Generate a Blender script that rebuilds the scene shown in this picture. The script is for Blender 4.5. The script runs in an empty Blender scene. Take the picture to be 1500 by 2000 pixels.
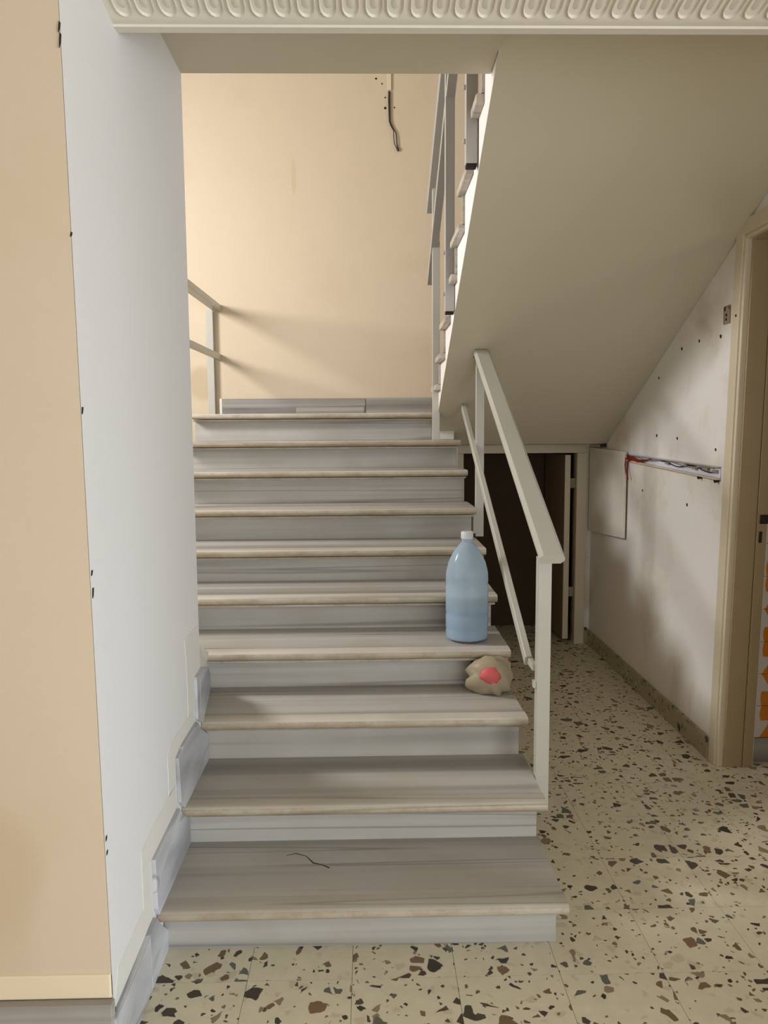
import bpy, bmesh, math, random
from mathutils import Matrix, Vector
random.seed(7)
sc = bpy.context.scene
COL = sc.collection
PI = math.pi

# ------------------------------------------------------------------ camera
cam_d = bpy.data.cameras.new('camera'); cam = bpy.data.objects.new('camera', cam_d); COL.objects.link(cam)
cam_d.sensor_fit = 'HORIZONTAL'; cam_d.sensor_width = 36.0; cam_d.lens = 36.0*1502.85/1500.0
cam_d.clip_start = 0.02
YAW, PITCH, ROLL, EYE = 0.0197, 0.1028, -0.0067, 1.559
fw = Vector((math.sin(YAW)*math.cos(PITCH), math.cos(YAW)*math.cos(PITCH), -math.sin(PITCH)))
rt = Vector((math.cos(YAW), -math.sin(YAW), 0)); up = rt.cross(fw)
c_, s_ = math.cos(ROLL), math.sin(ROLL)
rt2 = c_*rt + s_*up; up2 = -s_*rt + c_*up
cam.matrix_world = Matrix(((rt2.x, up2.x, -fw.x, 0), (rt2.y, up2.y, -fw.y, 0), (rt2.z, up2.z, -fw.z, EYE), (0, 0, 0, 1)))
sc.camera = cam

# ------------------------------------------------------------------ world, daylight lamps (side and tiled-room ones added), exposure
w = bpy.data.worlds.new('sky'); sc.world = w; w.use_nodes = True
wb = w.node_tree.nodes['Background']; wb.inputs[0].default_value = (0.75, 0.87, 1.0, 1); wb.inputs[1].default_value = 0.6
def area(name, loc, aim, sx, sy, power, color):
    d = bpy.data.lights.new(name, 'AREA'); d.shape = 'RECTANGLE'; d.size = sx; d.size_y = sy; d.energy = power; d.color = color
    o = bpy.data.objects.new(name, d); COL.objects.link(o); o.location = loc
    o.rotation_euler = (Vector(aim)-Vector(loc)).to_track_quat('-Z', 'Y').to_euler()
    return o
area('shopfront_daylight', (1.5, -3.15, 1.35), (0.9, 3, 1.2), 3.4, 2.2, 84, (0.95, 0.97, 1.0))
area('added_side_fill', (3.45, -0.9, 1.0), (0.2, 1.9, -0.4), 2.6, 1.7, 135, (0.84, 0.92, 1.0))  # added lamp from the right, brightens the white wall
area('stairwell_window_daylight', (-3.3, 3.75, 3.2), (0.6, 5.0, 1.9), 0.9, 0.9, 150, (0.97, 0.98, 1.0))
area('added_tiled_room_fill', (3.24, 2.3, 1.5), (1.9, 3.4, 1.0), 0.6, 0.8, 5, (0.97, 0.98, 1.0))  # added lamp to brighten the tiles, no window known there
sc.view_settings.view_transform = 'Standard'; sc.view_settings.look = 'None'
sc.view_settings.gamma = 1.0; sc.view_settings.use_curve_mapping = False
sc.view_settings.exposure = 0.0

# ------------------------------------------------------------------ helpers
def srgb(r, g, b):
    f = lambda c: (c/255/12.92) if c/255 <= 0.04045 else ((c/255+0.055)/1.055)**2.4
    return (f(r), f(g), f(b), 1)
class NT:
    def __init__(s, name, rough=0.6, spec=0.4):
        s.m = bpy.data.materials.new(name); s.m.use_nodes = True; s.t = s.m.node_tree; s.b = s.t.nodes['Principled BSDF']
        s.b.inputs['Roughness'].default_value = rough; s.b.inputs['Specular IOR Level'].default_value = spec
    def n(s, typ, **kw):
        x = s.t.nodes.new(typ)
        for k, v in kw.items(): setattr(x, k, v)
        return x
    def l(s, a, b): s.t.links.new(a, b)
    def pos(s): return s.n('ShaderNodeNewGeometry').outputs['Position']
    def vmath(s, op, a, b=None):
        x = s.n('ShaderNodeVectorMath', operation=op)
        for i, v in enumerate((a, b)):
            if v is None: continue
            if isinstance(v, (tuple, list)): x.inputs[i].default_value = v
            else: s.l(v, x.inputs[i])
        return x.outputs[0]
    def math(s, op, a, b=None, clamp=False):
        x = s.n('ShaderNodeMath', operation=op, use_clamp=clamp)
        for i, v in enumerate((a, b)):
            if v is None: continue
            if isinstance(v, (int, float)): x.inputs[i].default_value = v
            else: s.l(v, x.inputs[i])
        return x.outputs[0]
    def noise(s, vec, scale, detail=3, rough=0.55, dist=0.0):
        x = s.n('ShaderNodeTexNoise'); x.inputs['Scale'].default_value = scale; x.inputs['Detail'].default_value = detail
        x.inputs['Roughness'].default_value = rough; x.inputs['Distortion'].default_value = dist
        s.l(vec, x.inputs['Vector']); return x.outputs[0]
    def ramp(s, fac, stops, interp='LINEAR'):
        x = s.n('ShaderNodeValToRGB'); r = x.color_ramp; r.interpolation = interp
        while len(r.elements) < len(stops): r.elements.new(0.5)
        for e, (p, c) in zip(r.elements, stops): e.position = p; e.color = c if len(c) == 4 else (*c, 1)
        s.l(fac, x.inputs[0]); return x.outputs[0]
    def mix(s, fac, a, b, typ='MIX'):
        x = s.n('ShaderNodeMix', data_type='RGBA', blend_type=typ)
        for i, v in ((0, fac), (6, a), (7, b)):
            if isinstance(v, (int, float)): x.inputs[i].default_value = v
            elif isinstance(v, tuple): x.inputs[i].default_value = v
            else: s.l(v, x.inputs[i])
        return x.outputs[2]
    def color(s, c):
        if isinstance(c, tuple): s.b.inputs['Base Color'].default_value = c
        else: s.l(c, s.b.inputs['Base Color'])
    def bump(s, h, strength=0.2, dist=0.004):
        x = s.n('ShaderNodeBump'); x.inputs['Strength'].default_value = strength; x.inputs['Distance'].default_value = dist
        s.l(h, x.inputs['Height']); s.l(x.outputs[0], s.b.inputs['Normal'])
    def spot(s, p, c, r):      # 1 inside a soft ball about c (stains that stay on the wall)
        sub = s.vmath('SUBTRACT', p, c); sub = s.vmath('MULTIPLY', sub, r)
        x = s.n('ShaderNodeVectorMath', operation='LENGTH'); s.l(sub, x.inputs[0])
        m = s.n('ShaderNodeMapRange', interpolation_type='SMOOTHSTEP'); s.l(x.outputs['Value'], m.inputs[0])
        m.inputs[1].default_value = 1.0; m.inputs[2].default_value = 0.55; m.inputs[3].default_value = 0; m.inputs[4].default_value = 1
        return m.outputs[0]
def paint(name, base, var=0.06, rough=0.65, spots=(), scale=2.2, grime=None):
    t = NT(name, rough, 0.3); p = t.pos()
    c = t.mix(t.noise(p, scale, 4), tuple(x*(1-var) for x in base[:3])+(1,), tuple(min(1, x*(1+var)) for x in base[:3])+(1,))
    if grime:
        g = t.ramp(t.noise(t.vmath('ADD', p, (3.1, 7.7, 1.3)), grime[1], 4, 0.6, 0.4), [(0.52, (0, 0, 0)), (0.72, (1, 1, 1))])
        c = t.mix(t.math('MULTIPLY', g, grime[2]), c, grime[0])
    for ctr, inv, col, k in spots:
        f = t.math('MULTIPLY', t.spot(p, ctr, inv), k)
        c = t.mix(f, c, col)
    t.color(c); t.bump(t.noise(p, 60, 3), 0.12, 0.003)
    return t.m
def plain(name, col, rough=0.5, spec=0.4, var=0.08, scale=9, metal=0.0):
    t = NT(name, rough, spec); p = t.pos()
    t.color(t.mix(t.noise(p, scale, 3), tuple(x*(1-var) for x in col[:3])+(1,), tuple(min(1, x*(1+var)) for x in col[:3])+(1,)))
    t.b.inputs['Metallic'].default_value = metal
    return t.m

class MB:
    def __init__(s): s.v = []; s.f = []; s.mi = []; s.cur = 0
    def face(s, idx): s.f.append(idx); s.mi.append(s.cur)
    def box(s, x0, x1, y0, y1, z0, z1):
        b = len(s.v)
        s.v += [(x0,y0,z0),(x1,y0,z0),(x1,y1,z0),(x0,y1,z0),(x0,y0,z1),(x1,y0,z1),(x1,y1,z1),(x0,y1,z1)]
        for q in ((0,3,2,1),(4,5,6,7),(0,1,5,4),(1,2,6,5),(2,3,7,6),(3,0,4,7)): s.face(tuple(b+i for i in q))
        return s
    def prism(s, pts0, pts1):            # two matching outlines, lofted and capped
        b = len(s.v); n = len(pts0); s.v += list(pts0)+list(pts1)
        s.face(tuple(b+i for i in reversed(range(n)))); s.face(tuple(b+n+i for i in range(n)))
        for i in range(n):
            j = (i+1) % n; s.face((b+i, b+j, b+n+j, b+n+i))
        return s
    def ext_x(s, yz, x0, x1): return s.prism([(x0,y,z) for y,z in yz], [(x1,y,z) for y,z in yz])
    def ext_y(s, xz, y0, y1): return s.prism([(x,y0,z) for x,z in xz], [(x,y1,z) for x,z in xz])
    def ext_z(s, xy, z0, z1): return s.prism([(x,y,z0) for x,y in xy], [(x,y,z1) for x,y in xy])
    def tube(s, path, rad, seg=8):
        path = [Vector(p) for p in path]; rings = []
        up0 = None
        for i, p in enumerate(path):
            d = (path[min(i+1, len(path)-1)]-path[max(i-1, 0)]).normalized()
            if up0 is None: up0 = d.orthogonal()
            u = (up0-d*up0.dot(d)).normalized(); up0 = u; v = d.cross(u)
            r = rad[i] if isinstance(rad, (list, tuple)) else rad
            b = len(s.v); s.v += [tuple(p+(u*math.cos(2*PI*k/seg)+v*math.sin(2*PI*k/seg))*r) for k in range(seg)]; rings.append(b)
        for a, b in zip(rings, rings[1:]):
            for k in range(seg): s.face((a+k, a+(k+1) % seg, b+(k+1) % seg, b+k))
        s.face(tuple(rings[0]+k for k in reversed(range(seg)))); s.face(tuple(rings[-1]+k for k in range(seg)))
        return s
    def lathe(s, prof, c, seg=28, cap=True):
        rings = []
        for r, z in prof:
            b = len(s.v); s.v += [(c[0]+r*math.cos(2*PI*k/seg), c[1]+r*math.sin(2*PI*k/seg), c[2]+z) for k in range(seg)]; rings.append(b)
        for a, b in zip(rings, rings[1:]):
            for k in range(seg): s.face((a+k, a+(k+1) % seg, b+(k+1) % seg, b+k))
        if cap:
            s.face(tuple(rings[0]+k for k in reversed(range(seg)))); s.face(tuple(rings[-1]+k for k in range(seg)))
        return s
    def bar(s, p, q, wid, hei, ch=0.0, side=Vector((1,0,0))):   # rectangular bar p->q, width along side, chamfer ch; plumb-cut when ch given
        p = Vector(p); q = Vector(q); d = (q-p).normalized(); sd = side; u = d.cross(sd).normalized()
        if u.z < 0: u = -u
        a, b = wid/2, hei/2
        o = [(-a+ch,-b),(a-ch,-b),(a,-b+ch),(a,b-ch),(a-ch,b),(-a+ch,b),(-a,b-ch),(-a,-b+ch)] if ch else [(-a,-b),(a,-b),(a,b),(-a,b)]
        s.prism([tuple(p+sd*i+u*j) for i, j in o], [tuple(q+sd*i+u*j) for i, j in o]); return s
    def mesh(s, name, mats, smooth=False, bevel=0.0):
        me = bpy.data.meshes.new(name); me.from_pydata(s.v, [], s.f)
        for m in (mats if isinstance(mats, (list, tuple)) else [mats]): me.materials.append(m)
        for p, i in zip(me.polygons, s.mi): p.material_index = i
        bm = bmesh.new(); bm.from_mesh(me); bmesh.ops.recalc_face_normals(bm, faces=bm.faces)
        if bevel: bmesh.ops.bevel(bm, geom=list(bm.edges), offset=bevel, segments=2, profile=0.5, affect='EDGES', clamp_overlap=True)
        bm.to_mesh(me); bm.free()
        if smooth:
            for p in me.polygons: p.use_smooth = True
            try: me.set_sharp_from_angle(angle=math.radians(38))
            except Exception: pass
        me.update(); return me
LOC = {}
def link(name, me, parent=None, loc=None):
    o = bpy.data.objects.new(name, me); COL.objects.link(o)
    if loc: o.location = loc
    if parent:
        o.parent = parent; o.matrix_parent_inverse = Matrix.Translation(-Vector(root_loc(parent)))
    return o
def root_loc(o):
    v = Vector(o.location)
    return v
def obj(name, mb, mats, parent=None, smooth=False, bevel=0.0):
    return link(name, mb.mesh(name, mats, smooth, bevel), parent)
def thing(name, label, cat, loc, group=None):
    o = bpy.data.objects.new(name, None); COL.objects.link(o); o.location = loc; o.empty_display_size = 0.1
    o['label'] = label; o['category'] = cat
    if group: o['group'] = group
    return o
def tag(o, label, cat, group=None):
    o['label'] = label; o['category'] = cat
    if group: o['group'] = group
    return o
def struct(name, mb, mats, smooth=False, bevel=0.0):
    o = obj(name, mb, mats, None, smooth, bevel); o['kind'] = 'structure'; return o

# ------------------------------------------------------------------ materials
def marble(name, dark, mid, light, warm=0.0, axis='x', rough=0.38):
    t = NT(name, rough, 0.4); p = t.pos()
    rnd = t.n('ShaderNodeObjectInfo').outputs['Random']
    off = t.n('ShaderNodeCombineXYZ')
    for i, k in enumerate((13.0, 29.0, 47.0)): t.l(t.math('MULTIPLY', rnd, k), off.inputs[i])
    q = t.vmath('ADD', p, off.outputs[0])
    st = (0.16, 8.0, 8.0) if axis == 'x' else (8.0, 1.2, 6.0)
    v = t.vmath('MULTIPLY', q, st)
    a = t.noise(v, 1.0, 2.2, 0.5, 0.25)
    c = t.ramp(a, [(0.30, dark), (0.45, mid), (0.58, light), (0.74, mid)])
    v2 = t.vmath('MULTIPLY', q, tuple(k*3.1 for k in st))
    f2 = t.noise(v2, 1.0, 2, 0.5, 0.15)
    c = t.mix(t.math('MULTIPLY', t.ramp(f2, [(0.33, (1, 1, 1)), (0.45, (0, 0, 0))]), 0.35), c, dark)
    # thin dark veins running along the slab
    n3 = t.noise(t.vmath('MULTIPLY', q, tuple(k*0.9 for k in st)), 1.0, 1.5, 0.5, 0.2)
    d3 = t.math('ABSOLUTE', t.math('SUBTRACT', n3, 0.56))
    c = t.mix(t.math('MULTIPLY', t.ramp(d3, [(0.0, (1, 1, 1)), (0.012, (0, 0, 0))]), 0.6), c, tuple(x*0.55 for x in dark[:3])+(1,))
    c = t.mix(t.math('MULTIPLY', t.ramp(t.noise(q, 3.0, 4), [(0.45, (0, 0, 0)), (0.75, (1, 1, 1))]), 0.4), c, srgb(152, 140, 120))
    if warm:
        d = t.ramp(t.noise(t.vmath('MULTIPLY', q, (9, 14, 14)), 1.0, 5, 0.75), [(0.42, (0, 0, 0)), (0.70, (1, 1, 1))])
        c = t.mix(t.math('MULTIPLY', d, warm), c, srgb(128, 104, 70))
    t.color(c); t.bump(t.noise(v2, 1.0, 3), 0.05, 0.002)
    return t.m
M_TREAD = marble('grey_marble_tread', srgb(136, 131, 124), srgb(165, 160, 152), srgb(180, 174, 165))
M_NOSE = marble('worn_marble_nosing', srgb(156, 147, 134), srgb(180, 172, 160), srgb(194, 186, 173))
M_EDGE = marble('stained_marble_edge', srgb(150, 138, 116), srgb(170, 158, 136), srgb(186, 176, 158), 0.5)
M_RISER = marble('grey_marble_riser', srgb(140, 137, 132), srgb(168, 165, 158), srgb(182, 178, 170))
M_SKIRT = marble('grey_marble_skirting', srgb(138, 140, 146), srgb(176, 178, 184), srgb(200, 202, 206), 0, 'y')
M_SKIRTX = marble('grey_marble_skirting_long', srgb(122, 118, 112), srgb(152, 147, 140), srgb(176, 170, 162))

def terrazzo(name, ground, per_tile=True):
    t = NT(name, 0.36, 0.4); p = t.pos()
    if per_tile:
        rnd = t.n('ShaderNodeObjectInfo').outputs['Random']; off = t.n('ShaderNodeCombineXYZ')
        t.l(t.math('MULTIPLY', rnd, 91.0), off.inputs[0]); t.l(t.math('MULTIPLY', rnd, 57.0), off.inputs[1])
        p = t.vmath('ADD', p, off.outputs[0])
    wob = t.n('ShaderNodeTexNoise'); wob.inputs['Scale'].default_value = 30; t.l(p, wob.inputs['Vector'])
    pw = t.vmath('ADD', p, t.vmath('MULTIPLY', t.vmath('SUBTRACT', wob.outputs['Color'], (0.5, 0.5, 0.5)), (0.012, 0.012, 0.012)))
    c = t.mix(t.noise(p, 14, 5, 0.65), tuple(x*0.84 for x in ground[:3])+(1,), tuple(min(1, x*1.14) for x in ground[:3])+(1,))
    def layer(c, scale, th, shrink, stops, soft=0.03, k=1.0):
        a = t.n('ShaderNodeTexVoronoi', feature='F1'); e = t.n('ShaderNodeTexVoronoi', feature='DISTANCE_TO_EDGE')
        for x in (a, e): x.inputs['Scale'].default_value = scale; x.inputs['Randomness'].default_value = 1.0; t.l(pw, x.inputs['Vector'])
        sep = t.n('ShaderNodeSeparateColor'); t.l(a.outputs['Color'], sep.inputs[0])
        on = t.math('LESS_THAN', sep.outputs[0], th)
        lim = t.math('ADD', t.math('MULTIPLY', sep.outputs[1], 0.12), shrink)
        m = t.n('ShaderNodeMapRange'); t.l(t.math('SUBTRACT', e.outputs['Distance'], lim), m.inputs[0]); m.inputs[1].default_value = 0; m.inputs[2].default_value = soft
        f = t.math('MULTIPLY', t.math('MULTIPLY', on, m.outputs[0]), k)
        return t.mix(f, c, t.ramp(sep.outputs[2], stops, 'CONSTANT'))
    c = layer(c, 30, 0.35, 0.04, [(0, srgb(212, 202, 178)), (0.5, srgb(178, 164, 136))], 0.15, 0.5)
    c = layer(c, 75, 0.09, 0.08, [(0, srgb(84, 74, 60)), (0.4, srgb(120, 108, 88)), (0.8, srgb(62, 54, 46))])
    dk = [(0, srgb(70, 61, 50)), (0.16, srgb(112, 92, 66)), (0.32, srgb(98, 94, 82)), (0.46, srgb(54, 48, 42)), (0.58, srgb(138, 122, 98)), (0.72, srgb(78, 68, 56)), (0.84, srgb(96, 98, 88)), (0.93, srgb(122, 94, 70))]
    c = layer(c, 40, 0.11, 0.07, dk)
    c = layer(c, 22, 0.18, 0.07, dk)
    t.color(c)
    return t.m
M_TERR = terrazzo('terrazzo', srgb(210, 200, 174))
M_TERRB = terrazzo('terrazzo_baseboard', srgb(160, 150, 120))
M_GROUT = plain('grout', srgb(140, 128, 104), 0.8)

M_BEIGE = paint('beige_wall_paint', srgb(215, 197, 172), 0.03, spots=[((-0.93, 1.74, 0.52), (5.5, 1, 4.6), srgb(196, 172, 138), 0.4), ((-0.92, 1.74, 0.30), (7.0, 1, 3.0), srgb(205, 184, 152), 0.4)], grime=(srgb(212, 184, 154), 1.6, 0.35))
M_BEIGE_FRESH = paint('lighter_beige_paint_strip', srgb(232, 214, 182), 0.04)
M_WHITE = paint('white_wall_paint', srgb(226, 225, 224), 0.015)
M_PLASTER = paint('cream_patch_plaster', srgb(220, 216, 206), 0.04)
M_PATCH = paint('greyish_white_patch_plaster', srgb(222, 219, 212), 0.03)
M_BACK = paint('warm_beige_stairwell_paint', srgb(204, 187, 161), 0.025, spots=[((-1.29, 6.1, 1.95), (7.0, 1, 6.0), srgb(172, 148, 112), 0.5), ((-0.55, 6.1, 3.5), (40, 1, 6), srgb(192, 170, 138), 0.5)], grime=(srgb(192, 170, 140), 2.2, 0.25))
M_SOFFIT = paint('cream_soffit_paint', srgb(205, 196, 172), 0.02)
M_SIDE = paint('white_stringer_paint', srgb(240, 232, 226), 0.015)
M_BEAM = paint('cream_beam_paint', srgb(206, 196, 176), 0.02)
M_CROWN = paint('cream_moulding_paint', srgb(222, 214, 198), 0.02, 0.5)
M_RWALL = paint('scuffed_white_wall_paint', srgb(226, 220, 212), 0.03, scale=3.0, grime=(srgb(186, 166, 136), 1.7, 0.6))
M_FRAME = plain('cream_gloss_woodwork', srgb(206, 192, 166), 0.4, 0.5, 0.05)
M_FRAME_SHADE = plain('shaded_gloss_jamb', srgb(164, 142, 108), 0.4, 0.5, 0.06)  # casing woodwork darkened, the jamb's shade is put into this colour
M_METAL = plain('pale_grey_painted_steel', srgb(184, 180, 168), 0.35, 0.5, 0.04)
M_METAL2 = plain('dull_grey_painted_steel', srgb(172, 168, 162), 0.42, 0.5, 0.05)
M_DARK = plain('dark_gap', srgb(40, 34, 28), 0.9)
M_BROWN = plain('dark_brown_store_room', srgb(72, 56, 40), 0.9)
M_LEAF = plain('brown_door_leaf', srgb(128, 106, 84), 0.5)
M_BOARD = paint('white_board', srgb(222, 214, 202), 0.03, 0.5)
M_CEIL = paint('ceiling_paint', srgb(230, 226, 216), 0.02)
M_BLACK = plain('black_rubber', srgb(28, 20, 16), 0.5)
M_RED = plain('red_insulation', srgb(128, 40, 22), 0.5)
M_LILAC = plain('bluish_white_plastic', srgb(215, 216, 232), 0.4)
M_STRIP = plain('cream_plastic_trunking', srgb(216, 200, 174), 0.45)
M_OLDMETAL = plain('weathered_metal_fitting', srgb(150, 138, 112), 0.5)

# ------------------------------------------------------------------ measured layout (metres; x right, y into the stairwell, z up)
XL, XR = -0.634, 1.617
ZT = [0, 0.161, 0.317, 0.487, 0.655, 0.818, 0.984, 1.153, 1.341, 1.510, 1.687]
YT = [None]+[2.135+0.3254*k for k in range(10)]
RIGHT = [None, 0.580, 0.589, 0.589, 0.586, 0.583, 0.580, 0.576, 0.571, 0.568, 0.435]
YB = 6.10                       # back wall of the stairwell
SOF = lambda y: 1.48-0.512*(y-5.21)

# ------------------------------------------------------------------ setting
# floor: terrazzo tiles, each an object of its own, on a slab
fl = struct('floor', MB().box(-3.4, 3.6, -3.2, 7.6, -0.12, -0.004), M_GROUT)
TS = 0.30
tile_me = MB().box(0.0006, TS-0.0006, 0.0006, TS-0.0006, -0.004, 0.0).mesh('floor_tile', M_TERR)
for i in range(-4, 11):
    for j in range(0, 18):
        x, y = -0.06+TS*i, 0.86+TS*j
        if x < -0.98 and y > 1.75: continue
        if x < XL-TS and y > 1.5: continue
        if XL-0.4 < x and x+TS < 0.55 and y > 2.5: continue
        if x > 1.65 and y > 3.4: continue
        if y > 5.55 and x > 1.7: continue
        link('floor_tile', tile_me, fl, (x, y, 0))
o = obj('plain_terrazzo', MB().box(-3.4, 3.6, -3.2, 0.855, -0.004, 0), M_TERR, fl); o['kind'] = 'stuff'

struct('wall_left', MB().prism([(x, y, 0) for x, y in ((-3.4, 1.76), (XL, 1.76), (XL, 2.805), (-3.4, 2.805))], [(x, y, 5.6) for x, y in ((-3.4, 1.64), (XL, 1.64), (XL, 2.805), (-3.4, 2.805))]), M_WHITE)
wlow = struct('wall_low', MB().prism([(XL, 2.80, 0), (XL, 2.80, 0.785), (XL-0.012, 3.02, 0.69), (XL-0.04, 3.10, 0.62), (XL-0.05, 3.19, 0.62), (XL-0.05, 3.19, 0)],
       [(XL-0.15, 2.80, 0), (XL-0.15, 2.80, 0.785), (XL-0.15, 3.02, 0.69), (XL-0.15, 3.10, 0.62), (XL-0.15, 3.19, 0.62), (XL-0.15, 3.19, 0)]), M_PLASTER)
wf = struct('wall_front', MB().prism([(-3.4, 1.755, 0), (XL, 1.757, 0), (XL, 1.762, 0), (-3.4, 1.762, 0)], [(-3.4, 1.695, 2.8), (XL, 1.697, 2.8), (XL, 1.702, 2.8), (-3.4, 1.702, 2.8)]), M_BEIGE)
obj('fresh_paint_strip', MB().box(-1.6, XL, 1.746, 1.76, 0.20, 0.262), M_BEIGE_FRESH, wf, bevel=0.004)
wl = bpy.data.objects['wall_left']
for y, z, h in ((1.693, 2.39, 0.022), (1.694, 2.36, 0.03), (1.705, 1.98, 0.012), (1.722, 1.60, 0.02), (1.734, 1.235, 0.016), (1.735, 1.18, 0.03), (1.748, 0.59, 0.016), (1.749, 0.555, 0.014)):
    obj('paint_chip', MB().prism([(XL-0.001, y+0.012, z), (XL+0.0015, y+0.014, z+h*0.4), (XL+0.0015, y+0.018, z+h), (XL-0.001, y+0.020, z+h*0.6)], [(XL-0.001, y+0.008, z), (XL+0.001, y+0.007, z+h*0.4), (XL+0.001, y+0.009, z+h), (XL-0.001, y+0.010, z+h*0.6)]), M_DARK, wl)
# marble baseboard of the front wall
bb = struct('baseboard_front', MB().box(-3.4, -0.628, 1.74, 1.757, 0.0, 0.17), M_DARK)
for x0, x1 in ((-2.03, -1.33), (-1.328, -0.626)):
    obj('marble_slab', MB().box(x0, x1, 1.725, 1.75, 0.0, 0.199), M_SKIRTX, bb, bevel=0.003)

# stairwell back wall with its marble baseboard
struct('wall_back', MB().box(-3.4, XR+0.17, YB, YB+0.15, -0.1, 5.6), M_BACK)
bb = struct('baseboard_back', MB().box(-1.13, 0.5, YB-0.012, YB+0.01, 1.687, 1.82), M_DARK)
obj('marble_slab', MB().box(-1.135, -0.02, YB-0.026, YB-0.004, 1.687, 1.828), M_SKIRTX, bb, bevel=0.003)
obj('marble_slab', MB().box(-0.018, 0.50, YB-0.022, YB-0.004, 1.687, 1.832), M_SKIRTX, bb, bevel=0.003)
obj('mortar_ledge', MB().box(-0.56, -0.03, YB-0.031, YB-0.02, 1.700, 1.758), M_SKIRTX, bb, bevel=0.003)

# right wall with its door opening, stairwell side
mr = MB(); TH = 0.17
mr.prism([(x, y, 0) for x, y in ((XR, 3.43), (XR+TH, 3.43), (XR+TH, 7.6), (XR, 7.6))], [(x, y, 5.6) for x, y in ((XR, 3.234), (XR+TH, 3.234), (XR+TH, 7.6), (XR, 7.6))]).box(XR, XR+TH, 2.55, 3.40, 2.42, 5.6).box(XR, XR+TH, 1.25, 2.55, 0, 5.6)
wr = struct('wall_right', mr, M_RWALL)
bb = struct('baseboard_right', MB().box(XR-0.006, XR+0.01, 3.497, 5.54, 0, 0.09), M_GROUT)
yb = [3.497, 3.80, 4.10, 4.40, 4.70, 5.00, 5.30, 5.535]
for a, b in zip(yb, yb[1:]): obj('terrazzo_slab', MB().box(XR-0.018, XR, a+0.001, b-0.001, 0, 0.105), M_TERRB, bb, bevel=0.002)
# drill holes left in the right wall
for y, z in ((3.99,1.978),(3.782,1.993),(3.552,1.987),(4.295,1.851),(4.301,1.532),(4.012,1.519),(3.561,1.47),(3.861,1.184),(4.502,1.209)):
    r = 0.007+0.003*random.random()
    obj('drill_hole', MB().tube([(XR+0.004, y, z), (XR-0.0015, y, z-0.001)], [r, r*1.1], 7), M_DARK, wr)

# wall under the landing with the low door opening
DX0, DX1, DZ = 0.683, 1.475, 1.405
struct('wall_under_landing', MB().box(0.58, DX0, 5.54, 5.62, 0, 1.478).box(DX1+0.075, XR, 5.54, 5.62, 0, 1.478).box(DX0, DX1+0.08, 5.54, 5.62, DZ+0.03, 1.478), M_RWALL)
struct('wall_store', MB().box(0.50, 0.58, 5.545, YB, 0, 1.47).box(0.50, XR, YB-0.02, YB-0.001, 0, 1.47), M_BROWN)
d1 = struct('door_1', MB().box(DX0-0.05, DX1+0.09, 5.515, 5.60, DZ, DZ+0.062).box(DX1+0.028, DX1+0.098, 5.515, 5.62, 0, DZ).box(DX0-0.05, DX0, 5.515, 5.6, 0, DZ), M_FRAME, bevel=0.003)
lf = obj('door_leaf', MB().prism([(1.462, 5.56, 0.03), (1.425, 5.56, 0.03), (1.39, 6.03, 0.03), (1.427, 6.03, 0.03)], [(1.462, 5.56, 1.39), (1.425, 5.56, 1.39), (1.39, 6.03, 1.39), (1.427, 6.03, 1.39)]), M_LEAF, d1)
obj('leaf_edge', MB().box(1.424, 1.464, 5.548, 5.561, 0.03, 1.39), M_FRAME, lf, bevel=0.002)
for z in (0.35, 1.15): obj('hinge', MB().tube([(1.478, 5.55, z), (1.478, 5.55, z+0.07)], 0.007, 8).box(1.464, 1.50, 5.556, 5.559, z, z+0.07), M_OLDMETAL, d1)
obj('floor_stub', MB().box(DX1+0.098, XR-0.016, 5.518, 5.545, 0, 0.12), M_TERRB, d1, bevel=0.003)

# ceilings, beam
struct('ceiling', MB().box(-3.4, 3.6, -3.2, 2.05, 2.80, 2.9).box(XL-0.1, 0.435, 2.05, 2.805, 2.795, 3.6).box(0.435, 3.6, 2.05, 2.50, 2.80, 2.88), M_BEAM)
struct('ceiling_stairwell', MB().box(-3.4, XR+TH, 2.0, YB+0.15, 5.6, 5.7), M_CEIL)
struct('wall_above_beam', MB().box(XL, 0.435, 2.7, 2.805, 3.6, 5.6).box(0.435, XR+TH, 1.9, 2.0, 2.9, 5.6).box(0.385, 0.435, 1.95, 2.75, 3.6, 5.6), M_BACK)

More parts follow.
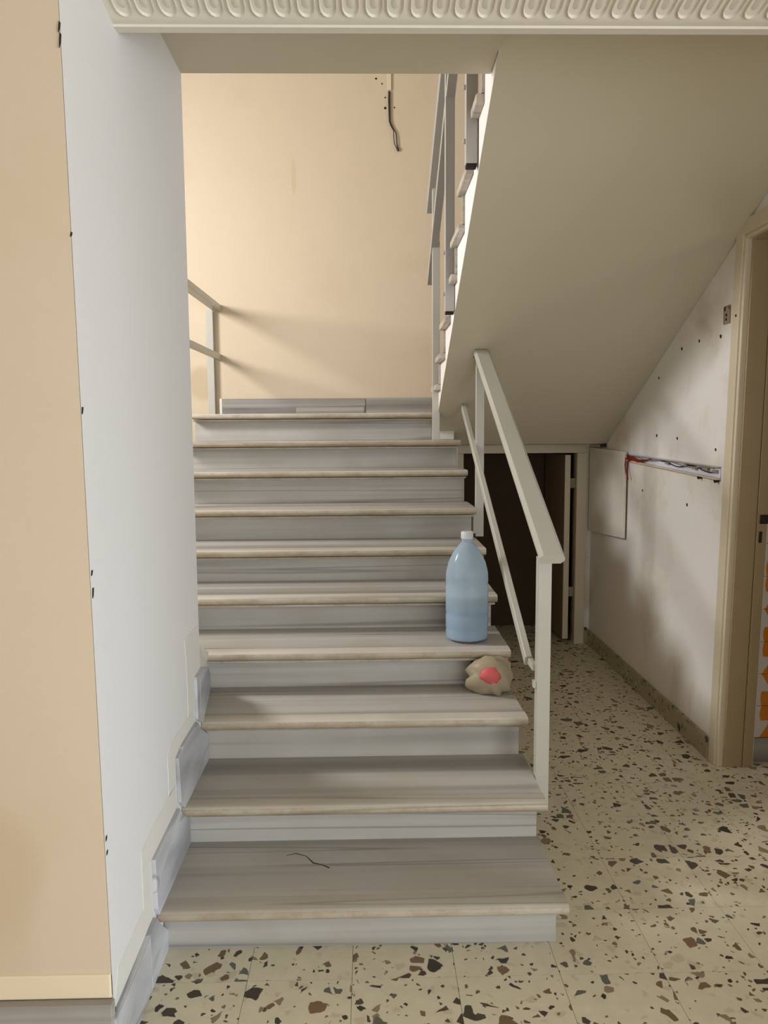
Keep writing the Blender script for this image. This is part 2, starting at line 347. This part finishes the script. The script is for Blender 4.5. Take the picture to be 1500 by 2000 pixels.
# crown moulding with egg relief
prof = [(2.104, 2.80), (2.104, 2.586), (2.101, 2.583), (2.072, 2.583), (2.069, 2.588), (2.043, 2.5885), (2.036, 2.592), (1.86, 2.627), (1.84, 2.66), (1.80, 2.70), (1.785, 2.74), (1.78, 2.80)]
tr = struct('trim_1', MB().ext_x(prof, XL, 3.6), M_CROWN, smooth=True)
def egg_mesh():
    m = MB(); n = 7
    # local frame: u along x, v along the slope towards the camera; dome and raised rim
    L = Vector((0, -0.176, 0.035)); ln = L.length; d = L.normalized(); nrm = Vector((0, -d.z, d.y)); nrm = -nrm if nrm.z > 0 else nrm
    P = lambda u, v, h: tuple(Vector((0, 2.034, 2.5924))+Vector((u, 0, 0))+d*v+nrm*h)
    out = lambda k, r: (r*math.cos(PI+PI*k/n), 0.034+0.034*r/0.021*math.sin(PI+PI*k/n))
    def ridge(r, wdt, h):
        base = len(m.v); rows = []
        pts = [(-r, 0.15)]+[out(k, r) for k in range(n+1)]+[(r, 0.15)]
        for (u, v) in pts:
            cx, cv = 0, 0.05; dv = Vector((u-cx, min(v, 0.05)-cv)); dv = dv.normalized() if dv.length > 1e-6 else Vector((1, 0))
            b = len(m.v); m.v += [P(u+dv.x*wdt, v+dv.y*wdt, -0.001), P(u, v, h), P(u-dv.x*wdt, v-dv.y*wdt, -0.001)]; rows.append(b)
        for a, b in zip(rows, rows[1:]):
            m.face((a, a+1, b+1, b)); m.face((a+1, a+2, b+2, b+1))
    ridge(0.0205, 0.004, 0.006)
    # the egg itself
    pts = [out(k, 0.012) for k in range(n+1)]
    b = len(m.v); m.v += [P(u, v+0.006, -0.001) for u, v in pts]+[P(-0.012, 0.15, -0.001), P(0.012, 0.15, -0.001), P(0, 0.04, 0.006), P(0, 0.15, 0.008)]
    cI, e0, e1, eT = b+n+3, b+n+1, b+n+2, b+n+4
    for k in range(n): m.face((b+k, b+k+1, cI))
    m.face((e0, b, cI, eT)); m.face((b+n, e1, eT, cI))
    return m.mesh('egg_relief', M_CROWN, smooth=True)
eg = egg_mesh()
k = 0
while XL+0.045+0.0555*k < 1.75:
    link('egg_relief', eg, tr, (XL+0.045+0.0555*k+random.uniform(-0.002, 0.002), 0, 0)); k += 1

# front room shell behind the camera, with its shopfront and an added side opening; stairwell window
struct('wall_rear', MB().box(-3.4, -0.3, -3.2, -3.05, 0, 2.8).box(3.3, 3.6, -3.2, -3.05, 0, 2.8).box(-0.3, 3.3, -3.2, -3.05, 2.5, 2.8).box(-0.3, 3.3, -3.2, -3.05, 0, 0.15), M_BEIGE)
struct('wall_side', MB().box(3.5, 3.6, -3.2, -2.3, 0, 2.8).box(3.5, 3.6, 0.5, 1.25, 0, 2.8).box(3.5, 3.6, -2.3, 0.5, 2.35, 2.8).box(3.5, 3.6, -2.3, 0.5, 0, 0.06).box(XR, 3.6, 1.15, 1.25, 0, 2.8), M_BEIGE)
mw = MB().box(-3.5, -3.4, -3.2, 1.76, 0, 2.9)
struct('wall_outer', mw, M_BEIGE)
mw = MB().box(-3.5, -3.4, 2.8, YB+0.15, -0.1, 2.7).box(-3.5, -3.4, 2.8, YB+0.15, 3.8, 5.7).box(-3.5, -3.4, 2.8, 3.2, 2.7, 3.8).box(-3.5, -3.4, 4.3, YB+0.15, 2.7, 3.8)
struct('wall_stairwell', mw, M_BACK)
def wframe(name, mb): return struct(name, mb, M_FRAME)
wframe('window_1', MB().box(-0.3, -0.24, -3.18, -3.08, 0.15, 2.5).box(3.24, 3.3, -3.18, -3.08, 0.15, 2.5).box(1.47, 1.53, -3.18, -3.08, 0.15, 2.5).box(-0.24, 3.24, -3.18, -3.08, 2.44, 2.5))
wframe('added_side_window', MB().box(3.52, 3.58, -2.3, -2.24, 0.06, 2.35).box(3.52, 3.58, 0.44, 0.5, 0.06, 2.35).box(3.52, 3.58, -0.93, -0.87, 0.06, 2.29).box(3.52, 3.58, -2.24, 0.44, 2.29, 2.35))  # frame of the side opening added for more light from the right
wframe('added_blind_window', MB().box(3.27, 3.3, 1.95, 2.0, 1.05, 1.95).box(3.27, 3.3, 2.6, 2.65, 1.05, 1.95).box(3.27, 3.3, 2.0, 2.6, 1.05, 1.1).box(3.27, 3.3, 2.0, 2.6, 1.9, 1.95))  # added frame on a closed wall behind the tile lamp
wframe('window_3', MB().box(-3.48, -3.42, 3.2, 3.25, 2.7, 3.8).box(-3.48, -3.42, 4.25, 4.3, 2.7, 3.8).box(-3.48, -3.42, 3.25, 4.25, 2.7, 2.75).box(-3.48, -3.42, 3.25, 4.25, 3.75, 3.8))

# right door frame: casing, bead, jamb, rebate stile with its strike
d2 = struct('door_2', MB().box(XR-0.014, XR+0.004, 3.43, 3.495, 0, 2.45).box(XR-0.014, XR+0.004, 2.48, 3.43, 2.385, 2.45).box(XR-0.014, XR+0.004, 2.48, 2.55, 0, 2.385), M_FRAME, bevel=0.003)
obj('bead', MB().box(XR-0.006, XR+0.022, 3.414, 3.432, 0, 2.385).box(XR-0.006, XR+0.022, 2.55, 3.414, 2.367, 2.387), M_FRAME, d2, bevel=0.004)
obj('jamb', MB().box(XR+0.02, XR+0.106, 3.405, 3.434, 0, 2.38).box(XR+0.02, XR+0.106, 2.55, 3.405, 2.36, 2.42), M_FRAME_SHADE, d2, bevel=0.002)
st = obj('rebate_stile', MB().box(XR+0.1075, XR+0.153, 3.40, 3.434, 0, 2.36), M_FRAME_SHADE, d2, bevel=0.002)
obj('strike_plate', MB().box(XR+0.118, XR+0.153, 3.394, 3.402, 1.145, 1.185), M_DARK, d2, bevel=0.001)
obj('bolt_slot', MB().box(XR+0.118, XR+0.130, 3.396, 3.402, 1.06, 1.11), M_DARK, d2)
obj('drill_hole', MB().tube([(XR-0.0125, 3.455, 2.055), (XR-0.016, 3.455, 2.055)], 0.006, 7), M_DARK, d2)

for o_ in [d2]+[c for c in bpy.data.objects if c.parent == d2]:      # the frame leans a little out of plumb
    if o_ is d2 or o_.parent == d2:
        for v in o_.data.vertices: v.co.y -= 0.035*v.co.z
# tiled wall of the room beyond the right door
tw = struct('wall_tiled', MB().box(XR+TH, 3.4, 3.468, 3.6, 0, 2.8), M_GROUT)
struct('wall_far_room', MB().box(3.3, 3.4, 1.25, 3.468, 0, 2.8).box(XR+TH, 3.4, 1.25, 3.6, 2.8, 2.9), M_BEIGE)
obj('base_slab', MB().box(XR+0.175, 2.6, 3.455, 3.47, 0, 0.115), M_SKIRTX, tw, bevel=0.002)
def tile_mat(flip):
    t = NT('orange_patterned_tile'+('_b' if flip else ''), 0.2, 0.5)
    sp = t.n('ShaderNodeSeparateXYZ'); t.l(t.n('ShaderNodeTexCoord').outputs['Object'], sp.inputs[0])
    u = t.math('DIVIDE', sp.outputs[0], 0.152); v = t.math('DIVIDE', sp.outputs[2], 0.152)
    if flip: v = t.math('SUBTRACT', 1.0, v)
    du = t.math('ABSOLUTE', t.math('SUBTRACT', u, 0.62))
    # block beside the lower joint, its sides waisted
    edge = t.math('ADD', t.math('MULTIPLY', t.math('SINE', t.math('MULTIPLY', v, 6.5)), 0.04), 0.33)
    blk = t.math('MULTIPLY', t.math('LESS_THAN', v, 0.46), t.math('LESS_THAN', du, edge))
    tri = t.math('LESS_THAN', t.math('ADD', t.math('MULTIPLY', t.math('SUBTRACT', 1.0, v), 0.62), du), 0.36)
    f = t.math('MAXIMUM', blk, tri)
    org = t.mix(t.noise(t.pos(), 9, 3), srgb(205, 118, 20), srgb(225, 140, 40))
    t.color(t.mix(f, srgb(214, 208, 200), org)); return t.m
tm = [tile_mat(False), tile_mat(True)]
tmesh = [MB().box(0.0012, 0.1528, -0.006, 0, 0.0012, 0.1528).mesh('wall_tile', m) for m in tm]
for r in range(13):
    for cidx in range(3): link('wall_tile', tmesh[1-r % 2], tw, (1.789+0.154*cidx, 3.468, 0.118+0.154*r))

# ------------------------------------------------------------------ lower flight of stairs
S = thing('staircase', 'grey marble staircase rising from the terrazzo floor between white wall and railing', 'staircase', (0, 2.135, 0))
core = [(YT[1]+0.085, 0)]
for k in range(1, 11):
    core += [(YT[k]+0.085, ZT[k]-0.035)] + ([(YT[k+1]+0.085, ZT[k]-0.035)] if k < 10 else [])
core += [(YB-0.001, ZT[10]-0.035), (YB-0.001, 1.48), (5.16, 1.48), (5.0, 1.36), (2.75, 0.0)]
i0 = max(i for i, q in enumerate(core) if q[0] < 3.2 and q[1] > 0.3 and i < 24)
low = core[:i0+1]+[(3.19, core[i0][1]), (3.19, 0.30), (2.75, 0.0)]
high = [(3.20, core[i0][1])]+core[i0+1:]; high = high[:-1]+[(3.20, 0.30)]
obj('stair_body', MB().ext_x(low, XL+0.002, 0.430), M_SOFFIT, S)
obj('stair_body', MB().ext_x(high, -1.12, 0.430), M_SOFFIT, S)
core2 = [(YT[1]+0.085, 0)]
for k in range(1, 10): core2 += [(YT[k]+0.085, ZT[k]-0.035), (YT[k+1]+0.085 if k < 9 else 5.13, ZT[k]-0.035)]
core2 += [(5.13, 1.38), (2.6, 0.0)]
obj('stair_side', MB().ext_x(core2, 0.430, 0.560), M_PLASTER, S)
NB = 0.075
for k in range(1, 11):
    xl = XL+0.002 if k <= 3 else -1.145
    xr = RIGHT[k]; y, z = YT[k], ZT[k]; zb = ZT[k-1]
    depth = 0.3254+0.088 if k < 10 else YB-y-0.001
    th = 0.034; rn = 0.012
    # tread slab behind the nosing strip
    td = obj('tread', MB().box(xl if k != 3 else XL-0.055, xr, y+NB, y+depth, z-th, z), M_TREAD, S)
    # nosing strip: rounded front, with a thin moulded strip under it
    pr = [(y+NB-0.0008, z), (y+0.016, z)] + [(y+0.016-0.016*math.sin(a), z-0.017+0.017*math.cos(a)) for a in (0.4, 0.8, 1.2, 1.57, 1.9, 2.4, 2.9)] + [(y+0.018, z-th), (y+NB-0.0008, z-th)]
    m = MB(); rx = xr+0.004 if k < 4 else xr
    x0l, x0r = xl, rx
    m.cur = 0; n0 = len(m.v)
    m.ext_x(pr, x0l, x0r-0.0)
    for i, f in enumerate(m.f):
        ys = [m.v[q][1] for q in f]; zs = [m.v[q][2] for q in f]
        if len(f) == 4 and max(ys) < y+0.017 and max(zs) < z-0.004: m.mi[i] = 1
    obj('nosing', m, [M_NOSE, M_EDGE], td, smooth=True)
    if k not in (1, 2, 3):
        obj('under_strip', MB().box(xl, xr-0.008, y+0.020, y+0.09, z-th-0.014, z-th-0.003), M_EDGE, td, bevel=0.003)
    else:
        obj('under_strip', MB().box(xl, xr-0.012, y+0.026, y+0.09, z-th-0.010, z-th), M_EDGE, td, bevel=0.003)
    yr = y+(0.07 if k < 4 else 0.075)
    xrr = xr-0.018
    obj('riser', MB().box(xl, xrr, yr, yr+0.02, zb, z-th-0.002), M_RISER, S, bevel=0.0015)
first = next(o for o in bpy.data.objects if o.name == 'tread')
obj('crack', MB().tube([(-0.285, 2.436, 0.1605), (-0.254, 2.448, 0.1605), (-0.218, 2.430, 0.1605), (-0.191, 2.388, 0.1605), (-0.164, 2.378, 0.1605), (-0.138, 2.358, 0.1605)], [0.001, 0.002, 0.0015, 0.0025, 0.0018, 0.0025], 6), M_DARK, first)
# stub of plaster at the landing end of the ninth tread
obj('plinth', MB().box(0.436, 0.56, 5.03, 5.075, ZT[9], ZT[9]+0.075), M_PLASTER, S, bevel=0.004)
# stepped marble skirting on the white wall and the rough plaster band round it
def wallpoly(name, yz, x0, x1, mat, parent, xs=None, bevel=0.002):
    m = MB(); xs = xs or [0]*len(yz)
    m.prism([(x0+d, y, z) for (y, z), d in zip(yz, xs)], [(x1+d, y, z) for (y, z), d in zip(yz, xs)])
    return obj(name, m, mat, parent, bevel=bevel)
SK = thing('stair_skirting', 'stepped grey marble skirting slabs on the white wall beside the stairs', 'skirting', (XL, 2.3, 0))
wallpoly('skirting_slab', [(1.735, 0.0), (1.735, 0.158), (2.03, 0.168), (2.03, 0.0)], XL, XL+0.014, M_SKIRT, SK)
wallpoly('skirting_slab', [(2.032, 0.0), (2.032, 0.168), (2.10, 0.172), (2.14, 0.125), (2.21, 0.06), (2.21, 0.0)], XL, XL+0.014, M_SKIRT, SK)
wallpoly('skirting_slab', [(2.13, 0.161), (2.115, 0.190), (2.107, 0.343), (2.40, 0.350), (2.437, 0.310), (2.525, 0.25), (2.525, 0.161)], XL, XL+0.013, M_SKIRT, SK)
wallpoly('skirting_slab', [(2.47, 0.317), (2.42, 0.36), (2.405, 0.515), (2.46, 0.522), (2.47, 0.529), (2.69, 0.528), (2.745, 0.48), (2.85, 0.42), (2.85, 0.317)], XL, XL+0.013, M_SKIRT, SK)
wallpoly('skirting_slab', [(2.79, 0.487), (2.705, 0.53), (2.704, 0.689), (2.80, 0.693), (3.10, 0.60), (3.17, 0.55), (3.17, 0.487)], XL, XL+0.010, M_SKIRT, SK, [0, 0, 0, 0, -0.04, -0.05, -0.05])
for yz in ([(2.02, 0.172), (2.02, 0.42), (2.285, 0.434), (2.40, 0.43), (2.42, 0.352), (2.40, 0.350), (2.107, 0.343), (2.115, 0.19), (2.10, 0.172)],
           [(2.318, 0.43), (2.318, 0.565), (2.36, 0.585), (2.44, 0.582), (2.66, 0.576), (2.70, 0.53), (2.69, 0.528), (2.47, 0.529), (2.405, 0.515), (2.41, 0.43)],
           [(2.60, 0.576), (2.60, 0.73), (2.58, 0.86), (2.795, 0.86), (2.80, 0.693), (2.704, 0.689), (2.705, 0.576)],
           [(1.76, 0.158), (1.80, 0.24), (2.02, 0.25), (2.02, 0.168)]):
    o = wallpoly('plaster_edge', yz, XL-0.002, XL+0.0012, M_PATCH, SK, bevel=0)

# ------------------------------------------------------------------ upper flight
U = thing('upper_staircase', 'upper flight of stairs with sloping cream plastered soffit above the low door', 'staircase', (1.0, 5.1, 1.48))
RU = 0.158
NY = lambda k: 4.70-(k-2)*0.285         # far end of tread k (nosing)
top = []
for k in range(1, 9):
    zt = 1.687+RU*k-0.035
    top += [(NY(k)-0.03, zt-RU), (NY(k)-0.03, zt)]
poly = [(5.21, 1.652)]+top+[(2.505, top[-1][1]), (2.505, SOF(2.505)), (5.21, 1.48)]
# side and soffit: one plaster body, the soffit a skin of its own
obj('stringer_side', MB().ext_x([(y, z) for y, z in poly], 0.437, 0.60), M_SIDE, U)
obj('stair_body', MB().ext_x([(y, z) for y, z in poly], 0.60, XR-0.002), M_SIDE, U)
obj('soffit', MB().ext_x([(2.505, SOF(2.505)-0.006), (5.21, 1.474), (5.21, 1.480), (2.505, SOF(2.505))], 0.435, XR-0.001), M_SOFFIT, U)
obj('landing_slab', MB().box(0.437, XR-0.002, 5.212, YB-0.002, 1.479, 1.652), M_SOFFIT, U)
obj('landing_paving', MB().box(0.437, XR-0.002, 5.10, YB-0.03, 1.653, 1.687), M_TREAD, U)
for k in range(1, 9):
    zt = 1.687+RU*k; ye = NY(k+1) if k < 8 else 2.56
    obj('tread', MB().box(0.405, XR-0.004, ye-0.04, NY(k), zt-0.033, zt), M_NOSE, U, bevel=0.005)
    obj('riser', MB().box(0.425, XR-0.004, NY(k)-0.045, NY(k)-0.026, zt-RU, zt-0.034), M_RISER, U)

# ------------------------------------------------------------------ railings
def railing(name, label, loc): return thing(name, label, 'railing', loc)
A = railing('stair_railing', 'pale grey steel railing with sloping handrail along the open side of the lower flight', (0.615, 2.66, 0.2))
def post(x0, x1, y0, y1, z0, z1, par, mat=None, slope=0.0):
    m = MB(); m.prism([(x0,y0,z0),(x1,y0,z0),(x1,y1,z0),(x0,y1,z0)], [(x0,y0,z1),(x1,y0,z1),(x1,y1,z1+slope*(y1-y0)),(x0,y1,z1+slope*(y1-y0))])
    return obj('post', m, mat or M_METAL, par, bevel=0.002)
post(0.5925, 0.640, 2.650, 2.690, 0.19, 1.120, A)
post(0.5925, 0.637, 4.235, 4.275, 0.98, 1.955, A)
obj('handrail', MB().bar((0.620, 2.565, 1.128), (0.612, 4.235, 2.008), 0.086, 0.036, 0.012), M_METAL, A)
obj('mid_rail', MB().bar((0.586, 2.770, 0.714), (0.580, 4.86, 1.788), 0.026, 0.042, 0.003), M_METAL, A)
obj('rail_end_lug', MB().box(0.583, 0.600, 2.686, 2.785, 0.702, 0.728), M_METAL, A, bevel=0.002)
obj('rail_end_lug', MB().box(0.572, 0.592, 4.845, 4.875, 1.775, 1.812), M_METAL, A, bevel=0.002)
for (y, z) in ((2.67, 0.66), (4.25, 1.47)): obj('bracket', MB().box(0.582, 0.595, y-0.012, y+0.012, z-0.012, z+0.012), M_METAL, A)
obj('soffit_dark_strip', MB().ext_x([(4.18, SOF(4.18)-0.010), (4.25, SOF(4.25)-0.010), (4.25, SOF(4.25)-0.0065), (4.18, SOF(4.18)-0.0065)], 0.578, 0.645), M_DARK, A)  # thin dark strip on the soffit where the handrail ends
obj('fixing_plate', MB().box(0.586, 0.5935, 2.64, 2.70, 0.2, 0.30), M_METAL, A)
obj('fixing_plate', MB().box(0.578, 0.5935, 4.225, 4.285, 1.0, 1.12), M_METAL, A)

B = railing('upper_railing', 'grey steel railing seen from below along the upper flight', (0.42, 4.8, 1.51))
post(0.400, 0.445, 4.80, 4.845, 1.51, 3.02, B, M_METAL)
for y0, zb_, zt_ in ((3.90, 2.145, 3.52), (3.10, 2.585, 3.9)):
    p_ = post(0.388, 0.434, y0, y0+0.045, zb_+0.012, zt_, B, M_METAL2)
    obj('open_end', MB().box(0.391, 0.431, y0+0.003, y0+0.042, zb_, zb_+0.012), M_DARK, p_)
    for dz in (0.10, 0.30): obj('screw_head', MB().tube([(0.389, y0+0.022, zb_+dz), (0.380, y0+0.022, zb_+dz)], 0.010, 8), M_METAL2, p_)
obj('handrail', MB().bar((0.412, 5.19, 2.992), (0.412, 2.9, 4.03), 0.046, 0.032, 0.006), M_METAL2, B)
obj('mid_rail', MB().bar((0.412, 5.11, 2.520), (0.412, 2.9, 3.74), 0.046, 0.030, 0.003), M_METAL2, B)

Cc = railing('landing_railing', 'pale grey horizontal railing on the left edge of the landing against the beige wall', (-1.155, 6.0, 1.687))
post(-1.240, -1.187, 6.055, 6.09, 1.687, 2.500, Cc)
obj('handrail', MB().bar((-1.175, 3.3, 2.50), (-1.160, YB-0.001, 2.525), 0.07, 0.05, 0.008), M_METAL, Cc)
obj('mid_rail', MB().bar((-1.160, 3.3, 2.125), (-1.150, YB-0.001, 2.15), 0.028, 0.046, 0.003), M_METAL, Cc)
post(-1.222, -1.168, 4.2, 4.24, 1.30, 2.49, Cc)
obj('wall_batten', MB().box(-1.157, -1.138, YB-0.02, YB-0.001, 1.687, 1.83), M_PLASTER, Cc)

# ------------------------------------------------------------------ loose things and fittings
bd = thing('white_board', 'white board panel fixed to the right wall beside the low door', 'board', (XR-0.02, 5.1, 0.85))
obj('panel', MB().prism([(XR-0.03, 4.755, 0.889), (XR-0.012, 4.755, 0.889), (XR-0.012, 5.50, 0.845), (XR-0.03, 5.50, 0.845)], [(XR-0.03, 4.755, 1.430), (XR-0.012, 4.755, 1.430), (XR-0.012, 5.50, 1.446), (XR-0.03, 5.50, 1.446)]), M_BOARD, bd, bevel=0.002)
obj('batten', MB().box(XR-0.012, XR, 4.80, 5.45, 1.30, 1.36), M_DARK, bd)
obj('batten', MB().box(XR-0.012, XR, 4.80, 5.45, 0.93, 0.98), M_DARK, bd)
obj('top_pipe', MB().tube([(XR-0.02, 5.50, 1.458), (XR-0.02, 5.25, 1.460)], 0.009, 8), M_FRAME, bd, smooth=True)
obj('black_clip', MB().box(XR-0.034, XR-0.008, 5.19, 5.25, 1.452, 1.474), M_BLACK, bd, bevel=0.004)

tk = thing('cable_trunking', 'open white cable trunking with loose grey wires running across the right wall', 'trunking', (XR, 4.1, 1.37))
def rail_y(z_near, z_far, x0, x1, h):   # strip following the trunking from far to near
    return MB().prism([(x0, 3.497, z_near), (x1, 3.497, z_near), (x1, 3.497, z_near+h), (x0, 3.497, z_near+h)], [(x0, 4.755, z_far), (x1, 4.755, z_far), (x1, 4.755, z_far+h), (x0, 4.755, z_far+h)])
obj('base', rail_y(1.338, 1.378, XR-0.004, XR, 0.052), M_LILAC, tk)
obj('upper_lip', rail_y(1.388, 1.412, XR-0.022, XR, 0.005), M_METAL2, tk)
obj('lower_lip', rail_y(1.332, 1.374, XR-0.022, XR, 0.009), M_FRAME, tk)
def zt(y, f): a = (y-3.497)/(4.755-3.497); return (1.338+0.040*a)+f*(0.052-0.016*a)
path = [(XR-0.010-0.004*math.sin(9*y), y, zt(y, 0.75+0.14*math.sin(11*y))) for y in [4.7-0.05*i for i in range(24)]]
obj('wire', MB().tube(path, 0.0035, 6), M_OLDMETAL, tk, smooth=True)
path = [(XR-0.012, y, zt(y, 0.62+0.2*math.sin(17*y))) for y in [4.2-0.04*i for i in range(18)]]
obj('wire', MB().tube(path, 0.0028, 6), M_BLACK, tk, smooth=True)
for y, f in ((3.62, 0.7), (3.75, 0.6), (3.86, 0.75), (3.53, 0.62), (4.1, 0.65)):
    obj('cable_clip', MB().box(XR-0.022, XR-0.003, y-0.018, y+0.018, zt(y, f)-0.006, zt(y, f)+0.006), M_OLDMETAL, tk, bevel=0.002)
for y in (3.70, 3.52): obj('fixing_stub', MB().tube([(XR-0.001, y, zt(y, -0.2)), (XR-0.02, y, zt(y, -0.25))], 0.009, 7), M_BLACK, tk)
rw = thing('red_wires', 'tangle of dark red wires hanging from the far end of the wall trunking', 'wires', (XR-0.02, 4.72, 1.38))
for i in range(6):
    a = 0.01*i
    obj('red_strand', MB().tube([(XR-0.012-0.003*i, 4.745-0.01*i, 1.395-0.004*i), (XR-0.022, 4.72-0.02*i, 1.415-a*0.6), (XR-0.020, 4.62-0.018*i, 1.400-a*0.5), (XR-0.014, 4.50-0.03*i, 1.378+0.004*i)], 0.0042, 6), M_RED, rw, smooth=True)
obj('red_strand', MB().tube([(XR-0.02, 4.745, 1.395), (XR-0.026, 4.742, 1.35), (XR-0.026, 4.725, 1.31), (XR-0.024, 4.69, 1.265)], 0.0045, 6), M_RED, rw, smooth=True)

sb = thing('switch_box', 'small open metal switch box set in the right wall near the door casing', 'switch box', (XR, 3.48, 2.04))
obj('rim', MB().box(XR-0.006, XR, 3.462, 3.466, 2.035, 2.115).box(XR-0.006, XR, 3.518, 3.522, 2.035, 2.115).box(XR-0.006, XR, 3.466, 3.518, 2.035, 2.039).box(XR-0.006, XR, 3.466, 3.518, 2.111, 2.115), M_OLDMETAL, sb)
obj('back_plate', MB().box(XR-0.003, XR, 3.466, 3.518, 2.039, 2.111), M_OLDMETAL, sb)
for y, z, h in ((3.468, 2.096, 0.014), (3.514, 2.094, 0.016), (3.496, 2.068, 0.012), (3.497, 2.050, 0.010)): obj('terminal', MB().box(XR-0.006, XR-0.002, y-0.004, y+0.004, z, z+h), M_DARK, sb)

cb = thing('hanging_cable', 'black cable stub hanging from a cream trunking strip on the stairwell back wall', 'cable', (0.19, YB, 4.1))
obj('trunking_strip', MB().box(0.166, 0.196, YB-0.014, YB-0.0005, 4.125, 5.0), M_STRIP, cb, bevel=0.002)
zc = lambda y: 4.1155-(y-178)*0.00398     # metres down the wall, counted from the strip's end
pts = [(0.181, 178), (0.180, 195), (0.181, 215), (0.183, 232), (0.195, 240), (0.213, 248), (0.222, 258), (0.229, 270), (0.230, 282)]
obj('cable', MB().tube([(x, YB-0.012, zc(y)) for x, y in pts[:6]], [0.008, 0.008, 0.0075, 0.007, 0.007, 0.006], 7), M_BLACK, cb, smooth=True)
obj('core_wire', MB().tube([(x, YB-0.012, zc(y)) for x, y in ((0.211, 247), (0.228, 252), (0.236, 262), (0.240, 285))], 0.004, 6), M_BLACK, cb, smooth=True)
obj('core_wire', MB().tube([(x, YB-0.013, zc(y)) for x, y in ((0.212, 247), (0.212, 260), (0.217, 272), (0.234, 281))], 0.0032, 6), M_BLACK, cb, smooth=True)
obj('cable_tip', MB().tube([(0.240, YB-0.012, zc(279)), (0.244, YB-0.012, zc(283)), (0.246, YB-0.012, zc(287))], [0.005, 0.011, 0.004], 7), M_BLACK, cb, smooth=True)
for x, y, r in ((0.082, 154, 0.008), (0.126, 163, 0.006), (0.150, 207, 0.010), (0.220, 206, 0.006), (0.150, 188, 0.006)):
    obj('plug_hole', MB().tube([(x, YB+0.002, zc(y)), (x, YB-0.0015, zc(y))], r, 7), M_DARK, cb)

# water bottle on the fourth tread and crumpled bag with a red mark on the third
t = NT('blue_tinted_plastic', 0.15, 0.5); t.b.inputs['Base Color'].default_value = srgb(196, 216, 230); t.b.inputs['Transmission Weight'].default_value = 0.55; t.b.inputs['IOR'].default_value = 1.2
M_BOT = t.m
M_WATER = plain('blue_liquid', srgb(84, 138, 184), 0.2, 0.5, 0.05)
M_CAP = plain('pale_bottle_cap', srgb(196, 200, 204), 0.4)
bt = thing('water_bottle', 'large pale blue plastic bottle standing on the fourth step beside the railing', 'bottle', (0.425, 3.30, ZT[4]))
pr = [(0.0, 0.001), (0.075, 0.001), (0.090, 0.012), (0.093, 0.04), (0.090, 0.05), (0.093, 0.06), (0.093, 0.11), (0.090, 0.12), (0.093, 0.13), (0.093, 0.24), (0.090, 0.25), (0.093, 0.26), (0.091, 0.30), (0.080, 0.345), (0.058, 0.39), (0.034, 0.42), (0.024, 0.43), (0.024, 0.455)]
obj('bottle_body', MB().lathe(pr[1:], (0.425, 3.30, ZT[4]), 28), M_BOT, bt, smooth=True)
obj('liquid', MB().lathe([(0.07, 0.008), (0.085, 0.016), (0.086, 0.04), (0.086, 0.135)], (0.425, 3.30, ZT[4]), 24), M_WATER, bt, smooth=True)
obj('cap', MB().lathe([(0.027, 0.445), (0.027, 0.472), (0.024, 0.476)], (0.425, 3.30, ZT[4]), 16), M_CAP, bt, smooth=True)
bg = thing('crumpled_bag', 'crumpled tan bag with a red patch lying on the third step under the bottle', 'bag', (0.49, 3.08, ZT[3]))
def blob(name, c, r, mat, par, seed, amp=0.12, flat=True):
    bm = bmesh.new(); bmesh.ops.create_icosphere(bm, subdivisions=3, radius=1)
    rr = random.Random(seed); ph = [(rr.uniform(2, 5), rr.uniform(2, 5), rr.uniform(2, 5), rr.uniform(0, 6)) for _ in range(5)]
    for v in bm.verts:
        d = 1+amp*sum(math.sin(a*v.co.x*2+b*v.co.y*2+c2*v.co.z*2+p) for a, b, c2, p in ph)/2.2
        v.co = Vector((v.co.x*r[0]*d, v.co.y*r[1]*d, v.co.z*r[2]*d))+Vector(c)
        if flat and v.co.z < ZT[3]+0.001: v.co.z = ZT[3]+0.001
    me = bpy.data.meshes.new(name); bm.to_mesh(me); bm.free(); me.materials.append(mat)
    for p in me.polygons: p.use_smooth = True
    return link(name, me, par)
M_BAG = plain('tan_bag_film', srgb(158, 144, 118), 0.5)
M_REDP = plain('red_print', srgb(205, 92, 92), 0.5)
blob('bag_body', (0.495, 3.085, ZT[3]+0.062), (0.092, 0.062, 0.092), M_BAG, bg, 3, 0.14)
blob('red_patch', (0.487, 3.035, ZT[3]+0.085), (0.042, 0.026, 0.036), M_REDP, bg, 5, 0.08)
